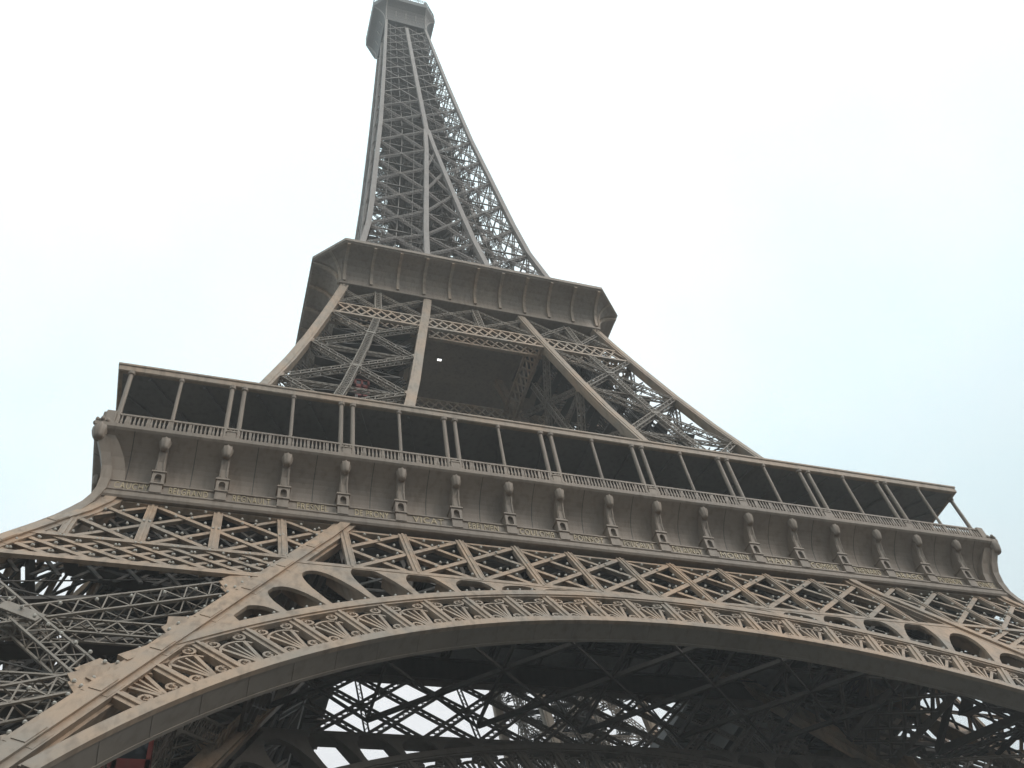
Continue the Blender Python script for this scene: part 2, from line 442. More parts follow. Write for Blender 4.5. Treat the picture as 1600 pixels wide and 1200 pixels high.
for k in range(4):
    n = rotp(V(0, -1, .1), k)
    for i in range(len(UL) - 1):
        z0, z1 = UL[i], UL[i + 1]
        W = float(np.interp(z0, [115, 200, 270], [.46, .38, .32])); fine = z0 < 200
        def q(x, z, d=.12): return rotp(V(x, -w(z) + d, z), k)
        def T(p, r, ww=W, dd=.35):
            if fine: mb.truss(p, r, n, ww, dd, .085, .055, .6)
            else: mb.bar(p, r, ww * .55, .12, n)
        for e in (-1, 1):
            a0, a1, b0, b1 = e * w(z0) * .97, e * w(z1) * .97, e * u(z0), e * u(z1)
            mb2.bar(q(a0, z0, .7), q(b0, z0, .7), W * .6, .2, n); T(q(a0, z0, .3), q(b1, z1, .3)); T(q(b0, z0, .34), q(a1, z1, .34))
            zm = (z0 + z1) / 2                                # secondary members
            mb2.bar(q((a0 + b0) / 2, z0, .9), q((a1 + b1) / 2, z1, .9), .14, .14, n)
            mb2.bar(q((a0 + a1) / 2, zm, .5), q((b0 + b1) / 2, zm, .5), .14, .14, n)
            for f in (.25, .75):
                mb2.bar(q(a0 + (b0 - a0) * f, z0, .6), q(a1 + (b1 - a1) * f, z1, .6), .09, .09, n)
        if u(z0) > .9:                                        # bracing between the inner ribs
            mb2.bar(q(-u(z0), z0, .7), q(u(z0), z0, .7), W * .5, .2, n)
            if i % 1 == 0: T(q(-u(z0), z0, .3), q(u(z1), z1, .3), W * .8)
            T(q(u(z0), z0, .45), q(-u(z1), z1, .45), W * .7)
        # inner faces of each leg, seen through the outer ones
        if u(z0) > .5:
            for e in (-1, 1):
                for (aa, bb) in ((0, 1), (1, 0)):
                    p0 = rotp(V(e * u(z0), -(w(z0) if aa else u(z0)) + .3 * aa, z0), k)
                    p1 = rotp(V(e * u(z1), -(w(z1) if bb else u(z1)) + .3 * bb, z1), k)
                    mb.truss(p0, p1, rotp(V(e, 0, 0), k), W, .3, .1, .07, .8, back=False)
lat = part("lattice", mb, M_UP, shaft)
mb = mb2
for z in UL[1:]:                                              # plan bracing at each level and landing decks
    a = w(z) - .3
    for k in range(2):
        mb.truss(rotp(V(-a, -a, z), k), rotp(V(a, a, z), k), V(0, 0, -1), .6, .4, .1, .07, .9)
        for f in (-.5, 0, .5):
            mb.truss(rotp(V(-a, f * a, z), k), rotp(V(a, f * a, z), k), V(0, 0, -1), .5, .35, .1, .07, .9)
    for k in range(4):
        mb.truss(rotp(V(-a, 0, z), k), rotp(V(0, -a, z), k), V(0, 0, -1), .5, .35, .1, .07, .9)
part("secondary_bracing", mb, M_INNER_SHADE, shaft)
mb = MB()                                                     # central lift shafts and spiral stair
for x in (-3.4, -1.2, 1.2, 3.4):
    for y in (-3.0, -1.0, 1.0, 3.0):
        f = lambda z: min(1.0, (w(z) - 1.2) / 4.4)
        mb.truss(V(x, y, 115), V(x * .8, y * .8, 268), V(0, -1, 0), .35, .35, .09, .06, 1.5)
z = 116.0; k = 0
while z < 266:
    f = 1 - .2 * (z - 115) / 153
    for y in (-3.0, 3.0):
        mb.bar(V(-3.4 * f, y * f, z), V(3.4 * f, y * f, z), .12, .12, V(0, -1, 0))
        mb.bar(V(-3.4 * f, y * f, z), V(3.4 * f, y * f, z + 2.2), .1, .1, V(0, -1, 0))
        mb.bar(V(3.4 * f, y * f, z), V(-3.4 * f, y * f, z + 2.2), .1, .1, V(0, -1, 0))
    for x in (-3.4, 3.4):
        mb.bar(V(x * f, -3 * f, z), V(x * f, 3 * f, z), .12, .12, V(-1, 0, 0))
        mb.bar(V(x * f, -3 * f, z), V(x * f, 3 * f, z + 2.2), .1, .1, V(-1, 0, 0))
    mb.bar(V(-3 * f, 0, z), V(3 * f, 0, z), .3, .15, V(0, 0, 1))
    a0 = k * .9                                               # stair flight
    mb.bar(V(2.4 * math.cos(a0), 2.4 * math.sin(a0), z), V(2.4 * math.cos(a0 + .9), 2.4 * math.sin(a0 + .9), z + 2.2), 1.1, .12, V(0, 0, 1))
    z += 2.2; k += 1
for z in UL[1:]:
    f = 1 - .2 * (z - 115) / 153
    hs = 4.3 if z < 160 else min(5.6, .8 * w(z))
    mb.box(-hs, hs, -hs, hs, z + .45, z + .55)
part("lift_shaft", mb, M_INNER_SHADE, shaft)

# ------------------------------------------------------------------ big face girder + arch
def girder(name, x_lo, x_hi, front=True, dep=1.2):
    """central trellis between the legs on the inclined plane"""
    mb = MB()
    zt, zb = 52.15, 45.2
    mb.bar(PL(-19.2, 51.5), PL(19.2, 51.5), .32, .3, NF, -.12)
    mb.bar(PL(-22.4, zb + .1), PL(22.4, zb + .1), .42, .45, NF, .03)
    return mb
def lattice_center():
    mb = MB(); pts = []; rear = MB()
    zt, zb = 51.5, 45.35
    for k in range(-5, 6):
        for e, off in ((1, -.04), (-1, -.12)):
            x0, x1 = k * POST - e * POST, k * POST + e * POST
            za, zc = zb, zt
            if abs(x0) > 19.6 or abs(x1) > 19.6:              # half bars at the ends
                if abs(x0) > 19.6: x0 = k * POST; za = (zt + zb) / 2
                else: x1 = k * POST; zc = (zt + zb) / 2
            mb.bar(PL(x0, za), PL(x1, zc), .36, .05, NF, off)
            mb.bar(PL(x0, za), PL(x1, zc), .07, .30, NF, off - .02)
            pts.append((PL(x0, za), PL(x1, zc)))
            rear.bar(PL(x0, za, 1.2), PL(x1, zc, 1.2), .22, .08, NF, off)
    rear.bar(PL(-19.2, 51.5, 1.2), PL(19.2, 51.5, 1.2), .4, .35, NF)
    rear.bar(PL(-20.5, 45.2, 1.2), PL(20.5, 45.2, 1.2), .4, .3, NF)
    for k in range(-5, 6):
        rear.bar(PL(k * POST, zb, 1.2), PL(k * POST, zt, 1.2), .26, .12, NF)
        for z in (46, 48.7, 51.3):
            rear.bar(PL(k * POST, z, .1), PL(k * POST, z, 1.2), .12, .12, V(0, 0, 1))
    return mb, pts, rear
def post_mesh():
    mb = MB()
    a, b = PL(0, 45.3), PL(0, 51.6)
    mb.bar(a, b, .56, .06, NF, .0)
    mb.bar(a, b, .14, .36, NF, .06)
    for e in (-1, 1): mb.bar(a + V(e * .24, 0, 0), b + V(e * .24, 0, 0), .06, .30, NF, .03)
    return mb
PME = post_mesh().mesh("girder_post", M_TAN)
gird = part("face_girder", girder("face_girder", -19, 19), M_TAN, TOWER)
lm, LPTS, rear = lattice_center()
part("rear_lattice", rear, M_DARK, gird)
part("lattice", lm, M_TAN, gird)
for k in range(-5, 6):
    link("girder_post", PME, gird, Matrix.Translation((k * POST, 0, 0)))

# --- trellis on the outer face of each leg ---------------------------------
def leg_trellis(sign):
    mb = MB(); pts = []
    zt, zm, zb = 52.15, 45.75, 42.9
    def xo(z): return w(z) - .9 if z > 48 else winc(z) - 1.0
    def xi(z): return 19.0 + K * (52.2 - z) + .6
    X = lambda x, z: PL(sign * x, z)
    mb.bar(X(xi(zt), zt - .2), X(xo(zt) + .2, zt - .2), .4, .4, NF, .03)
    mb.bar(X(xi(zm), zm), X(xo(zm) + .2, zm), .42, .4, NF, .04)
    mb.bar(X(xi(zb), zb), X(xo(zb) + .2, zb), .5, .22, NF, .04)
    net = MB()
    for z in (zt - .2, zm): net.bar(PL(sign * xi(z), z, 1.0), PL(sign * xo(z), z, 1.0), .4, .3, NF)
    def clip(xa, za, xb, zb_):
        """clip an in-plane bar to the trapezoid of the leg face"""
        t0, t1 = 0.0, 1.0
        N = 60; ok = []
        for i in range(N + 1):
            t = i / N; x = xa + (xb - xa) * t; z = za + (zb_ - za) * t
            ok.append(xi(z) - .1 <= x <= xo(z) + .1)
        if not any(ok): return None
        i0 = ok.index(True); i1 = N - ok[::-1].index(True)
        f = lambda t: (xa + (xb - xa) * t, za + (zb_ - za) * t)
        if i1 - i0 < 8: return None
        return f(i0 / N), f(i1 / N)
    for k in range(3, 13):
        for e, off in ((1, -.04), (-1, -.12)):
            c = clip(k * POST - e * POST, zm, k * POST + e * POST, zt - .2)
            if c:
                a, b = X(*c[0]), X(*c[1]); pts.append((a, b))
                mb.bar(a, b, .34, .05, NF, off); mb.bar(a, b, .07, .28, NF, off - .02)
    k = 10
    while k < 22:
        for e, off in ((1, -.05), (-1, -.13)):
            c = clip(k * POST / 2 - e * POST * .62, zb, k * POST / 2 + e * POST * .62, zm)
            if c:
                a, b = X(*c[0]), X(*c[1]); pts.append((a, b))
                mb.bar(a, b, .3, .05, NF, off); mb.bar(a, b, .07, .26, NF, off - .02)
        k += 1
    for k in range(8, 26):
        for e in (1, -1):
            c = clip(k * 1.93 - e * 2.6, zb, k * 1.93 + e * 2.6, zt - .2)
            if c: net.bar(PL(sign * c[0][0], c[0][1], 1.0), PL(sign * c[1][0], c[1][1], 1.0), .2, .1, NF, .05 * e)
    return mb, pts, net
def leg_post(x):
    """upright of the leg trellis, cut where the face ends"""
    mb = MB()
    z0 = 45.8; z1 = 51.9
    zin = 52.2 - (abs(x) - 19.0 - .6) / K                      # the inner rib crosses here
    z0 = max(z0, min(zin, 50))
    zo = z1
    while w(zo) - .6 < abs(x) and zo > z0: zo -= .1
    a, b = PL(x, z0), PL(x, zo)
    mb.bar(a, b, .56, .06, NF, 0); mb.bar(a, b, .14, .36, NF, .06)
    for e in (-1, 1): mb.bar(a + V(e * .24, 0, 0), b + V(e * .24, 0, 0), .06, .30, NF, .03)
    return mb
LEGP = []
for sg in (-1, 1):
    tm, pp, net = leg_trellis(sg); LEGP += pp
    tr = part("leg_trellis", tm, M_TAN, gird)
    part("rear_net", net, M_DARK, tr)
    for k in (6, 7, 8, 9):
        part("girder_post", leg_post(sg * k * POST), M_TAN, tr)

# --- arch ring, soffit, scroll panels ---------------------------------------
TH0 = R(58)                                                   # where the ring dies into the leg
def ring_band(mb, r0, r1, d0, d1, n=150, th=TH0):
    L = []
    for i in range(n + 1):
        t = -th + 2 * th * i / n
        L.append([PA(t, r0, d0), PA(t, r1, d0), PA(t, r1, d1), PA(t, r0, d1)])
    mb.loft(L)
DEP = 1.2
mb = MB()
ring_band(mb, 36.78, 37.36, -.06, .16)                          # lower flange
ring_band(mb, 40.40, 41.0, -.06, .22, th=R(47))               # upper flange
ring_band(mb, 37.36, 37.5, .02, .30); ring_band(mb, 40.26, 40.4, .02, .30, th=R(47))
arch = part("arch", mb, M_TAN, TOWER)
mb = MB(); ring_band(mb, 36.8, 37.05, .16, DEP)
for k in range(-15, 16):
    t = k * R(3.83)
    mb.hexa([PA(t - .0012, 36.785, .2), PA(t + .0012, 36.785, .2), PA(t + .0012, 36.785, DEP - .02), PA(t - .0012, 36.785, DEP - .02),
             PA(t - .0012, 36.82, .2), PA(t + .0012, 36.82, .2), PA(t + .0012, 36.82, DEP - .02), PA(t - .0012, 36.82, DEP - .02)])
ring_band(mb, 36.76, 36.82, DEP - .12, DEP + .03)
part("soffit", mb, M_LAT, arch)
PIT = R(3.83)
def scroll_panel(simple=False):
    """one bay of the ring: slanting pilaster, fan of bars and curls; local x tangent, z radial, y inward"""
    mb = MB(); H = 2.9; Wd = 38.8 * PIT; n = V(0, -1, 0)
    mb.bar(V(0, .04, 0), V(0, .04, H), .6, .35, n)            # pilaster
    mb.bar(V(0, .0, 0), V(0, .0, H), .16, .1, n, .05)
    cx = Wd / 2
    for dx, ww in ((-.68, .16), (-.2, .10), (.2, .10), (.68, .17)):
        mb.bar(V(cx + dx * .12, .12, .12), V(cx + dx, .12, H * .72), ww, .16, n)
    # arc over the fan
    P = [V(cx + 0.92 * math.sin(a), .12, H * .52 + .75 * math.cos(a)) for a in np.linspace(-1.25, 1.25, 9)]
    for a, b in zip(P, P[1:]): mb.bar(a, b, .11, .16, n)
    def curl(c, r, a0, turns, e):
        N = 14; Q = []
        for i in range(N + 1):
            f = i / N; rr = r * (1 - .72 * f); a = a0 + e * turns * 2 * math.pi * f
            Q.append(V(c[0] + rr * math.cos(a), .10, c[1] + rr * math.sin(a)))
        for a, b in zip(Q, Q[1:]): mb.bar(a, b, .12, .18, n)
        mb.ball(V(c[0], .10, c[1]), .10, 6, 4)
    for e in (-1, 1):
        curl((cx + e * .68, H - .42), .36, math.pi / 2, 1.3, -e)
        curl((cx + e * .66, .42), .36, -math.pi / 2, 1.3, e)
        mb.bar(V(cx + e * .3, .12, H - .06), V(cx + e * .68, .12, H - .06), .1, .14, n)
    return mb
SPM = scroll_panel().mesh("scroll_panel", M_TAN)
yv = V(0, 1, -K) / NH
def frame(th, r, d):
    p = PA(th, r, d)
    ex = V(math.cos(th), 0, 0) - math.sin(th) * (PS(0, 1) - PS(0, 0)); ez = V(math.sin(th), 0, 0) + math.cos(th) * (PS(0, 1) - PS(0, 0))
    return Matrix(((ex[0], yv[0], ez[0], p[0]), (ex[1], yv[1], ez[1], p[1]), (ex[2], yv[2], ez[2], p[2]), (0, 0, 0, 1)))
arch0 = copy_tree(arch, TOWER); arch0.rotation_euler = (0, 0, math.pi / 2)      # the plain copies first
a2 = copy_tree(arch, TOWER); a2.rotation_euler = (0, 0, math.pi); a3 = copy_tree(arch, TOWER); a3.rotation_euler = (0, 0, -math.pi / 2)
for k in range(-13, 13):
    link("scroll_panel", SPM, arch, frame(k * PIT, 37.42, .04))
mb = MB()                                                     # the other arches carry the same bays, all as one sheet each
for k in range(-11, 11):
    M = np.array(frame(k * PIT, 37.42, .04)); s = scroll_panel()
    b = len(mb.v); mb.v.extend([tuple((M @ np.append(p, 1))[:3]) for p in s.v]); mb.f.extend([tuple(b + i for i in f) for f in s.f])
FILL = mb.mesh("scrollwork", M_TAN)
for a in (arch0, a2, a3): link("scrollwork", FILL, a)

# --- spandrel plate with arched openings ------------------------------------
def spandrel(sign, dep=.2):
    mb = MB()
    tops = {3: 41.8, 4: 42.75, 5: 43.85, 6: 45.2, 7: 45.4, 8: 43.9, 9: 42.4, 2: 41.35}
    dl = R(.27)
    ths = sorted(set([round(x, 6) for x in np.arange(R(2.2), R(47.0), R(.16))] +
                     [round(k * PIT + e * dl, 6) for k in range(1, 12) for e in (-1, 1)]))
    def r_out(t):
        zc = (45.25 - 41.5) * NH - RC
        r1 = zc / math.cos(t)
        # rib line: x = 19.0 - .5 + K*(52.2 - z), z = 41.5 + (RC + r cos)/NH
        c0 = 18.4 + K * (52.2 - 41.5 - RC / NH)
        r2 = c0 / (math.sin(t) + K * math.cos(t) / NH)
        return max(41.0, min(r1, r2))
    def r_in(t):
        k = int(t / PIT); a, b = k * PIT + dl, (k + 1) * PIT - dl
        if k in tops and a < t < b:
            f = (t - a) / (b - a) * 2 - 1
            return max(41.0, min(41.0 + (tops[k] - 41.0) * math.sqrt(max(0, 1 - abs(f) ** 2.6)), r_out(t) - .28))
        return 41.0
    prev = None
    for t0, t1 in zip(ths, ths[1:]):
        tm0, tm1 = t0 + 1e-7, t1 - 1e-7
        i0, i1, o0, o1 = r_in(tm0), r_in(tm1), r_out(t0), r_out(t1)
        if o0 - 41.0 < .02 and o1 - 41.0 < .02: continue
        q = [PA(sign * t0, i0), PA(sign * t1, i1), PA(sign * t1, i1, dep), PA(sign * t0, i0, dep),
             PA(sign * t0, o0), PA(sign * t1, o1), PA(sign * t1, o1, dep), PA(sign * t0, o0, dep)]
        mb.hexa(q)
    for k in range(1, 11):                                    # radial webs behind the plate
        t = k * PIT; ro = min(r_out(t) - .15, max(tops.get(k, 41.2), tops.get(k - 1, 41.2)) + .1)
        dw = .85
        if ro > 41.3:
            for dd in (-.75, .75):
                mb.bar(PA(sign * (t + dl * dd), 41.0, .2), PA(sign * (t + dl * dd), ro, .2), .08, dw - .2, NF)
            mb.bar(PA(sign * t, 41.0, dw), PA(sign * t, ro, dw), .4, .1, NF)
    return mb
span_l = part("spandrel", spandrel(-1), M_TAN, gird)
span_r = part("spandrel", spandrel(1), M_TAN, gird)

# --- the rest of the sides, and the inner girders ---------------------------
four(gird)
em = MB(); em.box(-19, 19, -33.75, -33.3, 51.7, 53.5); em.box(-19, 19, -33.9, -33.1, 53.5, 53.7); EDGE = em.mesh("edge_beam", M_DARK)
def shaded(o, m=M_INNER_SHADE):                                          # same mesh recoloured darker, painting in the shade on the inner iron
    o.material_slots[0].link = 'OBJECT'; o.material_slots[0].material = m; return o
ZI = 43.95                                                    # the inner girder is deeper than the outer one
im = MB()
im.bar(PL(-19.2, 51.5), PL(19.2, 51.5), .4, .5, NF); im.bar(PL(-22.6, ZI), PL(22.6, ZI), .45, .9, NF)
IGM = im.mesh("inner_girder", M_INNER_SHADE)
im = MB()
for k in range(-5, 6):                                        # laced bars, wide open diamonds
    for e, off in ((1, 0), (-1, .25)):
        x0, x1 = k * POST - e * POST, k * POST + e * POST
        za, zc = ZI, 51.5
        if abs(x0) > 19.6: x0 = k * POST; za = (51.5 + ZI) / 2
        elif abs(x1) > 19.6: x1 = k * POST; zc = (51.5 + ZI) / 2
        im.truss(PL(x0, za, off), PL(x1, zc, off), NF, .66, .1, .16, .07, .6, xl=True, back=False)
    if k % 2 == 0: im.truss(PL(k * POST, ZI, .4), PL(k * POST, 51.5, .4), NF, .4, .1, .1, .05, .6, back=False)
ILM = im.mesh("lattice", M_INNER_SHADE)
LOW = Matrix.Translation((0, -(45.2 - ZI) * K, -(45.2 - ZI)))
SOF = [c for c in arch.children if c.name.startswith("soffit")][0].data
for k in range(4):                                            # similar trellis between the inner ribs, 15 m further in
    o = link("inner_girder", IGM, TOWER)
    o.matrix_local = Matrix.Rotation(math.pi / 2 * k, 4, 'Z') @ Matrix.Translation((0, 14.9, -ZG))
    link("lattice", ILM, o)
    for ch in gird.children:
        if ch.name.startswith("spandrel"): shaded(link("spandrel", ch.data, o, LOW))
        if ch.name.startswith("leg_trellis"): shaded(link("leg_trellis", ch.data, o))
    shaded(link("arch_ring", arch.data, o, LOW)); shaded(link("scrollwork", FILL, o, LOW)); shaded(link("soffit", SOF, o, LOW))
    link("edge_beam", EDGE, o)

# --- horizontal bracing between outer and inner girder, floor beams -----------
mb = MB()
for i in range(-3, 3):
    x0 = i * 7.72
    for j in range(2):
        y0 = -35.3 + j * 6.4
        mb.bar(V(x0, y0, 45.3), V(x0 + 7.72, y0 + 6.4, 45.3), .14, .2, V(0, 0, -1))
        mb.bar(V(x0, y0 + 6.4, 45.34), V(x0 + 7.72, y0, 45.34), .26, .3, V(0, 0, -1))
    mb.bar(V(x0, -35.3, 45.5), V(x0, -22.5, 45.5), .16, .3, V(0, 0, -1))
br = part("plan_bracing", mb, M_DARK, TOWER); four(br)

mb = MB()
H0 = 16.0
for (x0, x1, y0, y1) in ((-33.7, 33.7, -33.7, -H0), (-33.7, 33.7, H0, 33.7), (-33.7, -H0, -H0, H0), (H0, 33.7, -H0, H0)):
    mb.box(x0, x1, y0, y1, 55.9, 56.9)
deck = part("first_floor_deck", mb, M_DECK, TOWER)
mb = MB()
for i in range(-8, 9):
    t = i * POST
    if abs(t) >= H0 - .5:
        mb.truss(V(t, -33.4, 55.4), V(t, 33.4, 55.4), V(1, 0, 0), .9, .3, .15, .1, 1.6)
        mb.truss(V(-33.4, t, 55.3), V(33.4, t, 55.3), V(0, 1, 0), .9, .3, .15, .1, 1.6)
    else:
        for e in (-1, 1):
            mb.truss(V(t, e * H0, 55.4), V(t, e * 33.4, 55.4), V(1, 0, 0), .9, .3, .15, .1, 1.6)
            mb.truss(V(e * H0, t, 55.3), V(e * 33.4, t, 55.3), V(0, 1, 0), .9, .3, .15, .1, 1.6)
part("floor_beams", mb, M_DARK, deck)

# ------------------------------------------------------------------ first gallery
def profile_strip(mb, prof, thick=0.1):
    """front side of the square gallery: profile (o, z) swept along x to the mitred corners"""
    L = [[V(-o, -o, z) for (o, z) in prof], [V(o, -o, z) for (o, z) in prof]]
    b = len(mb.v); k = len(prof)
    for r in L: mb.v.extend([tuple(p) for p in r])
    for j in range(k): mb.f.append((b + j, b + (j + 1) % k, b + k + (j + 1) % k, b + k + j))
COVE = [(33.46 + 1.76 * t ** 3.2, 53.62 + 3.26 * t) for t in (0, .12, .25, .37, .48, .58, .67, .75, .82, .88, .94, 1.0)]
mb = MB()
profile_strip(mb, COVE + [(35.22, 57.0), (33.2, 57.0), (33.2, 53.6)])
profile_strip(mb, [(33.5, 52.7), (33.93, 52.7), (33.93, 53.5), (34.02, 53.53), (34.02, 53.62), (33.3, 53.64)])       # name band + fillet
profile_strip(mb, [(33.3, 51.95), (34.18, 51.95), (34.26, 52.1), (34.26, 52.28), (34.14, 52.36), (34.14, 52.55), (34.2, 52.6), (34.2, 52.7), (33.3, 52.7)])
profile_strip(mb, [(34.6, 56.86), (35.22, 56.88), (35.34, 57.02), (35.36, 57.32), (35.2, 57.4), (34.3, 57.4)])       # cornice edge
gal = part("gallery_frieze", mb, M_GREY, TOWER)
mb = MB()                                                     # one plate joint of the cove
for (a, b) in zip(COVE[:-1], COVE[1:]):
    mb.bar(V(0, -a[0] - .012, a[1]), V(0, -b[0] - .012, b[1]), .05, .03, V(0, -1, -.6))
PJ = mb.mesh("plate_joint", M_DARK)
for k in range(-9, 9): link("plate_joint", PJ, gal, Matrix.Translation(((k + .5) * 3.87, 0, 0)))

def console():
    """leaf-topped bracket; local origin on the name band, y = 0 at o = 33.93"""
    mb = MB()
    mb.box(-.36, .36, -.32, .05, -.55, .14)                    # foot
    mb.box(-.42, .42, -.40, .45, .14, .24)
    mb.box(-.38, -.2, -.36, .45, .24, 1.02); mb.box(.2, .38, -.36, .45, .24, 1.02)   # niche
    mb.box(-.2, .2, -.12, .45, .24, 1.02); mb.box(-.38, .38, -.36, .45, 1.02, 1.16)
    for j in range(5):                                        # niche head
        a = j * math.pi / 5; b = (j + 1) * math.pi / 5
        mb.hexa([V(.2 * math.cos(a), -.36, .82 + .2 * math.sin(a)), V(.2 * math.cos(b), -.36, .82 + .2 * math.sin(b)), V(.2 * math.cos(b), -.1, .82 + .2 * math.sin(b)), V(.2 * math.cos(a), -.1, .82 + .2 * math.sin(a)),
                 V(.2 * math.cos(a), -.36, 1.03), V(.2 * math.cos(b), -.36, 1.03), V(.2 * math.cos(b), -.1, 1.03), V(.2 * math.cos(a), -.1, 1.03)])
    mb.box(-.45, .45, -.44, .45, 1.16, 1.28)
    L = []
    for (z, o, d, hw) in ((1.28, .44, .75, .29), (2.0, .5, .75, .28), (2.6, .7, .8, .27), (3.05, .94, .7, .26), (3.3, 1.02, .6, .26)):
        L.append([V(-hw, -o, z), V(hw, -o, z), V(hw, -o + d + .3, z), V(-hw, -o + d + .3, z)])
    mb.loft(L)
    for e in (-1, 1): mb.bar(V(e * .2, -.45, 1.34), V(e * .17, -.71, 2.6), .06, .04, V(0, -1, 0), .03)
    return mb
def leaf_capital():
    mb = MB(); c = V(0, -.94, 3.34); seg = 24; L = []
    for (z, r) in ((-.8, .1), (-.76, .24), (-.6, .31), (-.4, .36), (-.18, .41), (.02, .42), (.18, .39), (.3, .33), (.36, .28), (.46, .33), (.56, .42), (.60, .36), (.5, .1)):
        lob = .13 if z > .1 else .08
        L.append([c + V(r * (1 + lob * math.cos(8 * 2 * math.pi * j / seg)) * math.cos(2 * math.pi * j / seg),
                        r * (1 + lob * math.cos(8 * 2 * math.pi * j / seg)) * .92 * math.sin(2 * math.pi * j / seg), z) for j in range(seg)])
    mb.loft(L)
    for j in range(8):                                        # leaf tips
        a = j * math.pi / 4
        mb.ball(c + V(.40 * math.cos(a), .38 * math.sin(a), .52), .11, 8, 5, (1, 1, 1.6))
    return mb
CM = console().mesh("console", M_GREY); CAPM = leaf_capital().mesh("leaf_capital", M_GREY, True)
def add_console(x):
    o = link("console", CM, gal, Matrix.Translation((x, -33.93, 53.2)))
    link("leaf_capital", CAPM, o, Matrix.Translation((0, -.94, 3.38)) @ Matrix.Diagonal((.86, .9, .9, 1)) @ Matrix.Translation((0, .94, -3.34)))
for k in range(-8, 9): add_console(k * 3.87)
mb = MB()                                                     # curved corner bracket running down into the leg
L = []
for (o, z, hw) in ((35.25, 56.85, .8), (35.0, 56.2, 1.0), (34.62, 55.3, 1.1), (34.36, 54.4, 1.1), (34.26, 53.4, 1.1), (34.29, 52.5, 1.0), (34.45, 51.7, .9), (34.72, 50.8, 1.0), (35.14, 49.8, 1.2), (35.72, 48.5, 1.34), (36.58, 46.8, 1.35)):
    L.append([V(-o, -o, z), V(-o + hw, -o, z), V(-o + hw, -o + hw, z), V(-o, -o + hw, z)])
mb.loft([[r_[0], r_[0] + (r_[1] - r_[0]) * .55, r_[0] + (r_[2] - r_[0]) * .55, r_[0] + (r_[3] - r_[0]) * .55] for r_ in L[::-1]])
mb.loft([[p + V(.3, .3, 0) for p in r_] for r_ in L[::-1]])
cb = part("corner_bracket", mb, M_GREY, gal)
link("leaf_capital", CAPM, cb, Matrix.Translation((-34.2, -34.2, 53.1)) @ Matrix.Rotation(-math.pi / 4, 4, 'Z') @ Matrix.Scale(1.15, 4))

# balustrade
mb = MB(); YB = 34.95
mb.bar(V(-YB, -YB, 58.62), V(YB, -YB, 58.62), .16, .22, V(0, -1, 0), .09)
mb.bar(V(-YB, -YB, 57.48), V(YB, -YB, 57.48), .16, .24, V(0, -1, 0), .09)
bal = part("balustrade", mb, M_GREY, gal)
mb = MB()
n = int(2 * YB / .26)
for i in range(n + 1):
    x = -YB + 2 * YB * i / n; L = []
    for (z, r) in ((57.5, .05), (57.75, .06), (57.95, .075), (58.15, .05), (58.4, .035), (58.58, .05)):
        L.append([V(x + r * a, -YB - .02 + r * b, z) for a, b in ((-1, -1), (1, -1), (1, 1), (-1, 1))])
    mb.loft(L)
for i in range(-27, 28):
    x = i * 1.29
    mb.box(x - .09, x + .09, -YB - .06, -YB + .1, 57.4, 58.6)
part("baluster", mb, M_GREY, bal)["kind"] = "stuff"
# canopy
mb = MB()
profile_strip(mb, [(35.0, 63.2), (35.08, 63.26), (35.08, 63.7), (35.16, 63.76), (35.16, 63.92), (34.9, 64.0), (34.78, 64.0), (34.78, 63.2)])
can = part("canopy_beam", mb, M_RIB, gal)
mb = MB()
profile_strip(mb, [(26.5, 63.24), (34.8, 63.24), (34.8, 63.9), (26.5, 64.2)])
for i in range(-9, 10):
    mb.bar(V(i * POST * .95, -34.6, 63.2), V(i * POST * .95 * .8, -26.6, 63.2), .18, .2, V(0, 0, -1), .16)
part("canopy_roof", mb, M_DECK, can)
mb = MB()
profile_strip(mb, [(26.5, 57.1), (26.7, 57.1), (26.7, 63.4), (26.5, 63.4)])
pav = part("pavilion_wall", mb, M_GLASS, gal)
mb = MB()
for i in range(-10, 11):
    mb.box(i * 2.6 - .08, i * 2.6 + .08, -26.78, -26.66, 57.1, 63.3)
part("mullion", mb, M_DARK, pav)
def canopy_post(r):
    mb = MB(); L = []
    for (z, q) in ((57.42, 1.5), (57.7, 1.5), (57.75, 1.0), (62.95, .9), (63.0, 1.4), (63.25, 1.6)):
        L.append([V(r * q * math.cos(j * math.pi / 5), r * q * math.sin(j * math.pi / 5), z) for j in range(10)])
    mb.loft(L); return mb
PM1 = canopy_post(.17).mesh("canopy_post", M_GREY); PM2 = canopy_post(.13).mesh("canopy_post", M_GREY)
px = []
for k in range(-4, 4):
    c = (k + .5) * 7.72
    px += [(c - .42, PM1), (c + .42, PM1)]
for k in range(-4, 5): px.append((k * 7.72 + (.0 if abs(k) < 4 else 0), PM2))
px += [(-34.2, PM1)]
for x, m in px:
    link("canopy_post", m, gal, Matrix.Translation((x, -34.88, 0)))
mb = MB()                                                     # low pedestal between paired posts
mb.box(-.3, .3, -35.1, -34.75, 57.4, 58.2); mb.box(-.34, .34, -35.14, -34.7, 58.2, 58.3)
PD = mb.mesh("pedestal", M_GREY)
for k in range(-4, 4): link("pedestal", PD, bal, Matrix.Translation(((k + .5) * 7.72, 0, 0)))
mb = MB(); mb.box(-.3, .3, -35.1, -34.65, 57.4, 58.8); PD2 = mb.mesh("pedestal", M_GREY)
for e in (-1, 1): link("pedestal", PD2, bal, Matrix.Translation((e * 34.6, 0, 0)))
gl = [gal]
for k in (1, 2, 3):
    c = copy_tree(gal, TOWER); c.rotation_euler = (0, 0, k * math.pi / 2); gl.append(c)

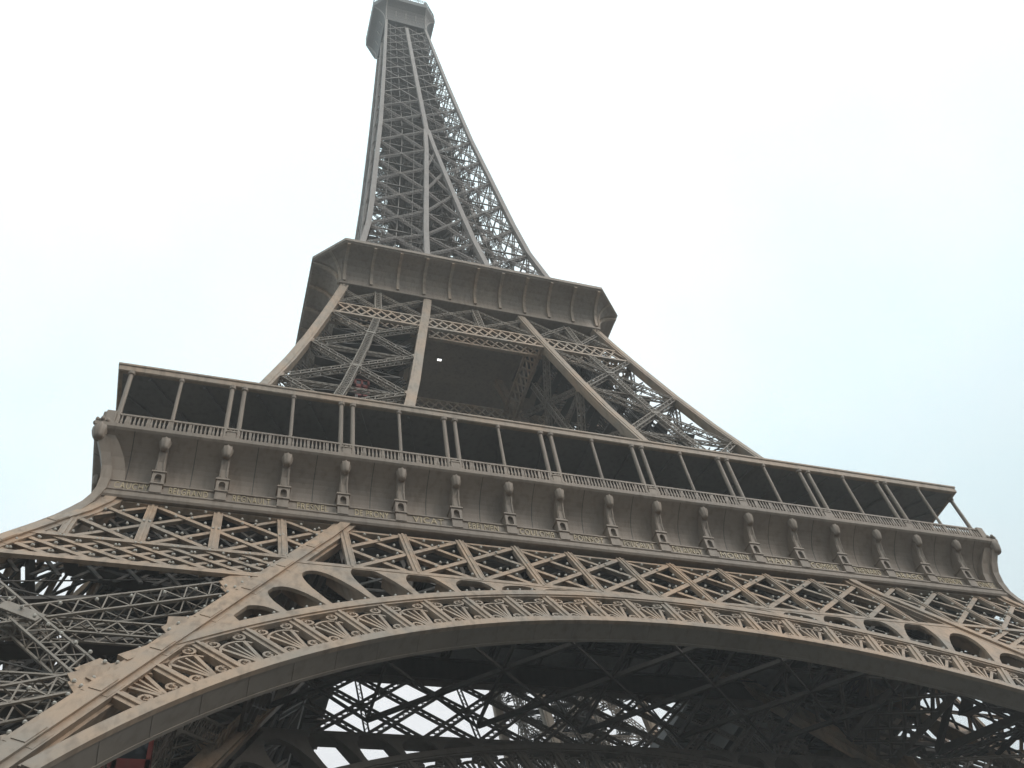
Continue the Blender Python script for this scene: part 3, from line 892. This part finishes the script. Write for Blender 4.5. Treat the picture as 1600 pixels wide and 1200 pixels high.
# names on the frieze
NAMES = [["CAUCHY", "BELGRAND", "REGNAULT", "FRESNEL", "DE PRONY", "VICAT", "EBELMEN", "COULOMB", "POINSOT", "FOUCAULT", "DELAUNAY",
          "MORIN", "HAUY", "COMBES", "THENARD", "ARAGO", "POISSON", "MONGE"],
         ["PETIET", "DAGUERRE", "WURTZ", "LE VERRIER", "PERDONNET", "DELAMBRE", "MALUS", "BREGUET", "POLONCEAU", "DUMAS", "CLAPEYRON",
          "BORDA", "FOURIER", "BICHAT", "SAUVAGE", "PELOUZE", "CARNOT", "LAME"]]
def letters(txt):
    cu = bpy.data.curves.new("letters", 'FONT'); cu.body = txt; cu.size = .78; cu.extrude = .03
    cu.align_x = 'CENTER'; cu.align_y = 'CENTER'; cu.space_character = 1.12
    cu.resolution_u = 3
    ob = bpy.data.objects.new("tmp", cu); COL.objects.link(ob)
    dg = bpy.context.evaluated_depsgraph_get(); dg.update()
    me = bpy.data.meshes.new_from_object(ob.evaluated_get(dg)); bpy.data.objects.remove(ob); bpy.data.curves.remove(cu)
    me.name = "name_lettering"; me.materials.clear(); me.materials.append(M_GOLD)
    return me
for g_, names in zip(gl, NAMES):
    for i, nme in enumerate(names):
        x = (i - 8.5) * 3.87; lim = 2.75
        if i in (0, 17): x *= 1 - .5 / 32.9; lim = 2.2
        wdt = min(1.0, lim / (0.62 * len(nme)))
        link("name_lettering", letters(nme), g_, Matrix.Translation((x, -33.955, 53.16)) @ Matrix.Rotation(math.pi / 2, 4, 'X') @ Matrix.Diagonal((wdt, 1, 1, 1)))

# ------------------------------------------------------------------ octagonal galleries
def octa(o, h): return [(-h, -o), (h, -o), (o, -h), (o, h), (h, o), (-h, o), (-o, h), (-o, -h)]
def hull(prof, h):
    mb = MB(); mb.loft([[V(x, y, z) for (x, y) in octa(max(o, h + .02), h)] for (o, z) in prof]); return mb
P2 = [(17.22, 109.5), (17.4, 109.55), (17.4, 109.95), (17.25, 110.0), (17.3, 110.6), (17.42, 111.3), (17.66, 112.0), (18.1, 112.65), (18.75, 113.2),
      (19.6, 113.6), (20.6, 113.82), (20.72, 113.95), (20.86, 114.0), (20.86, 114.55), (20.7, 114.7)]
sec = part("second_gallery", hull(P2, 17.3), M_GREY, TOWER)
def cove_rib(prof, wdt, dp):
    mb = MB()
    for (a, b) in zip(prof[:-1], prof[1:]):
        dn = nrm(V(0, -(b[1] - a[1]), (b[0] - a[0]))) * -1
        nn = V(0, -(b[1] - a[1]), (b[0] - a[0])) ; nn = nn if nn[1] < 0 else -nn
        mb.bar(V(0, -a[0], a[1]), V(0, -b[0], b[1]), wdt, dp + .05, V(0, -abs(b[1] - a[1]), -abs(b[0] - a[0])), dp)
    return mb
RB2 = cove_rib(P2[3:11], .36, .34).mesh("gallery_rib", M_RIB)
for k in range(4):
    for i in range(-5, 6):
        link("gallery_rib", RB2, sec, Matrix.Rotation(k * math.pi / 2, 4, 'Z') @ Matrix.Translation((i * 3.42 * .985, 0, 0)))
    RBc = RB2
mb = MB()
for k in range(4):                                            # curved ribs along the chamfers
    for e in (0,):
        for (a, b) in zip(P2[3:10], P2[4:11]):
            mid = lambda o: V(-(o + 17.3) / 2, -(o + 17.3) / 2, 0)
            p = rotp(mid(a[0]) + V(0, 0, a[1]), k); q = rotp(mid(b[0]) + V(0, 0, b[1]), k)
            mb.bar(p, q, .3, .2, rotp(V(-1, -1, -1), k), .12)
part("chamfer_rib", mb, M_RIB, sec)
mb = MB()
mb.loft([[V(x, y, z) for (x, y) in octa(20.45, 17.1)] for z in (114.7, 114.74)])
for i in range(8):
    a = octa(19.4, 16.4)[i]; b = octa(19.4, 16.4)[(i + 1) % 8]
    for z in (115.0, 115.5, 115.9): mb.bar(V(*a, z), V(*b, z), .06, .06, V(0, 0, 1))
    L = math.hypot(b[0] - a[0], b[1] - a[1]); N = int(L / 1.2)
    for j in range(N):
        p = V(*a, 0) + (V(*b, 0) - V(*a, 0)) * j / N
        mb.box(p[0] - .04, p[0] + .04, p[1] - .04, p[1] + .04, 114.7, 115.9)
part("railing", mb, M_UP, sec)
mb = MB(); mb.box(-17.0, 17.0, -17.0, 17.0, 110.3, 111.2)
d2 = part("second_floor_deck", mb, M_DECK, TOWER)
mb = MB()
for i in range(-5, 6):
    mb.truss(V(i * 3.3, -16.6, 110.0), V(i * 3.3, 16.6, 110.0), V(1, 0, 0), .7, .3, .12, .08, 1.4)
    mb.truss(V(-16.6, i * 3.3, 109.9), V(16.6, i * 3.3, 109.9), V(0, 1, 0), .7, .3, .12, .08, 1.4)
part("floor_beams", mb, M_LAT, d2)

P3 = [(5.55, 266.2), (5.6, 268), (5.75, 269.6), (6.0, 271.0), (6.4, 272.4), (6.95, 273.6), (7.6, 274.5), (8.25, 275.3), (8.5, 275.6), (8.5, 278.6), (8.3, 278.8)]
top = part("top_gallery", hull(P3, 5.5), M_DARK, TOWER)
RB3 = cove_rib(P3[0:8], .26, .14).mesh("gallery_rib", M_UP)
for k in range(4):
    for x in (-5.35, 5.35):
        link("gallery_rib", RB3, top, Matrix.Rotation(k * math.pi / 2, 4, 'Z') @ Matrix.Translation((x, 0, 0)))
mb = MB()
for k in range(4):
    for x in (-2.7, 0, 2.7):
        a, b = P3[2], P3[4]
        p, q = rotp(V(x, -a[0], a[1]), k), rotp(V(x, -b[0] - .05, b[1]), k)
        mb.bar(p, q, .16, .3, rotp(V(0, -1, -.3), k), .12)
part("short_bracket", mb, M_UP, top)
mb = MB()
mb.loft([[V(x, y, z) for (x, y) in octa(o, h)] for (o, h, z) in ((8.1, 5.6, 278.85), (8.1, 5.6, 279.4), (7.6, 5.2, 279.8))])
for i in range(8):
    a = octa(8.4, 5.6)[i]; b = octa(8.4, 5.6)[(i + 1) % 8]
    for z in (280.2, 281.0, 281.9): mb.bar(V(*a, z), V(*b, z), .08, .08, V(0, 0, 1))
    for j in range(5):
        p = V(*a, 0) + (V(*b, 0) - V(*a, 0)) * j / 5
        mb.box(p[0] - .05, p[0] + .05, p[1] - .05, p[1] + .05, 276.6, 282)
mb.loft([[V(x * r, y * r, z) for (x, y) in octa(1, .6)] for (r, z) in ((5, 279.7), (5, 285), (4, 287), (2.2, 289.5), (1.6, 296), (1.2, 300), (.5, 312), (.3, 324))])
part("lantern", mb, M_DARK, top)
mb = MB()
for (x, y, h) in ((8.3, -5.2, 3.2), (7.3, -6.3, 2.4), (6.4, -7.0, 2.0), (5.2, -8.3, 1.6), (8.4, 1.0, 2.2)):
    mb.tube((V(x, y, 276.6), V(x, y, 276.6 + h + 3)), .07, 6)
    mb.box(x - .22, x + .22, y - .22, y + .22, 279.2, 279.2 + h)
part("antenna", mb, M_DARK, top)

# ------------------------------------------------------------------ sparkle bulbs along the trellis bars
bm = MB(); bm.ball(V(0, 0, 0), .085, 6, 4); BME = bm.mesh("light_bulb", M_BULB)
cand = []
def along(a, b, stp, first=.8):
    L = np.linalg.norm(b - a); s = nrm(np.cross(nrm(b - a), NF)); t = first
    if s[2] < 0: s = -s
    while t < L - .4:
        cand.append(a + (b - a) * t / L + s * .22 + NF * .02); t += stp
for (a, b) in LPTS: along(a, b, 1.15)
for (a, b) in LEGP: along(a, b, 1.1)
for k in range(3, 10):                                        # round the spandrel openings
    for e in (-1, 1):
        for f in (.2, .5, .8):
            cand.append(PA(e * (k + f) * PIT, 41.12, -.02))
camp = np.array(cam.matrix_world.translation)
cand.sort(key=lambda p: np.linalg.norm(p - camp))
vis = [p for p in cand if p[0] > -37]
for p in vis[:100]: link("light_bulb", BME, gird, Matrix.Translation(Vector(p)))
bm = MB()
for p in vis[100:]: bm.ball(p, .095, 6, 4)
for (A, B, n) in FACES[:1]:                                   # and on the braces of the near legs
    for i in range(1, len(LN) - 2):
        for (s0, s1) in ((0, 1), (1, 0)):
            a = corner(*(A if s0 == 0 else B), LN[i]); b = corner(*(B if s0 == 0 else A), LN[i + 1])
            for f in np.arange(.08, .95, .07): bm.ball(a + (b - a) * f + V(0, -.02, .1), .095, 6, 4)
for z in np.arange(14, 51, .62):                              # a row along the edge of the inner rib
    c = corner(0, 1, z); bm.ball(c + V(-.86, .05, 0), .09, 6, 4)
o = link("light_bulbs", bm.mesh("light_bulbs", M_BULB), gird); o["kind"] = "stuff"

# ------------------------------------------------------------------ things of their own
def lift_cabin(name, c, size, tilt, label):
    e = empty(name, c - V(0, 0, size[2] / 2)); tag(e, label, "lift", "red lift cabins inside the legs")
    sx, sy, sz = size; mb = MB()
    for (z0, z1) in ((0, sz * .47), (sz * .53, sz)):            # two stacked compartments
        mb.box(-sx / 2, sx / 2, -sy / 2, sy / 2, z0, z0 + sz * .16)
        mb.box(-sx / 2, sx / 2, -sy / 2, sy / 2, z1 - sz * .06, z1)
        for x in (-sx / 2 + .1, 0, sx / 2 - .1):
            for y in (-sy / 2 + .1, sy / 2 - .1): mb.box(x - .1, x + .1, y - .1, y + .1, z0, z1)
    mb.box(-sx * .35, sx * .35, -sy * .35, sy * .35, sz * .4, sz * .6)
    b = link("cabin_body", mb.mesh("cabin_body", M_RED), e)
    mb = MB()
    for (z0, z1) in ((sz * .15, sz * .42), (sz * .68, sz * .95)): mb.box(-sx / 2 + .08, sx / 2 - .08, -sy / 2 + .08, sy / 2 - .08, z0, z1)
    link("cabin_window", mb.mesh("cabin_window", M_GLASS), e)
    mb = MB()
    for x in (-sx * .38, sx * .38): mb.box(x - .15, x + .15, -sy * .55, sy * .55, -.5, .02)
    link("bogie", mb.mesh("bogie", M_DARK), e)
    e.rotation_euler = tilt
    return e
lift_cabin("lift_cabin", V(-29.7, -35.2, 32.6), (3.0, 3.0, 4.0), (0, 0, R(0)), "red double-deck lift cabin low in the left leg, behind the foot of the arch")
lift_cabin("lift_cabin", V(-15.7, -21.8, 82.0), (1.5, 1.5, 2.6), (0, 0, R(0)), "small red lift cabin in the left leg just above the first gallery canopy")
e = empty("floodlight", (-2.6, -8.6, 109.0)); tag(e, "small lit white lamp in the dark recess under the second gallery", "lamp")
mb = MB(); mb.box(-.27, .27, -.12, .12, 0, .15); link("lamp_lens", mb.mesh("lamp_lens", M_LAMP), e)
mb = MB(); mb.box(-.33, .33, -.18, .18, .15, .3); mb.box(-.05, .05, -.05, .05, .3, 1.1); link("lamp_housing", mb.mesh("lamp_housing", M_DARK), e)

# ------------------------------------------------------------------ pale damp air
hz = MB(); hz.box(-1600, 1600, -1600, 1600, ZG - 3, 345)
ho = link("haze", hz.mesh("haze", bpy.data.materials.new("haze_air")))
tag(ho, None, None, kind="stuff")
hm = ho.data.materials[0]; hm.use_nodes = True; ht = hm.node_tree; ht.nodes.clear()
h_o = ht.nodes.new("ShaderNodeOutputMaterial"); h_v = ht.nodes.new("ShaderNodeVolumePrincipled")
h_v.inputs['Color'].default_value = (0.94, 0.98, 1.0, 1); h_v.inputs['Density'].default_value = 0.0009
ht.links.new(h_v.outputs[0], h_o.inputs['Volume'])
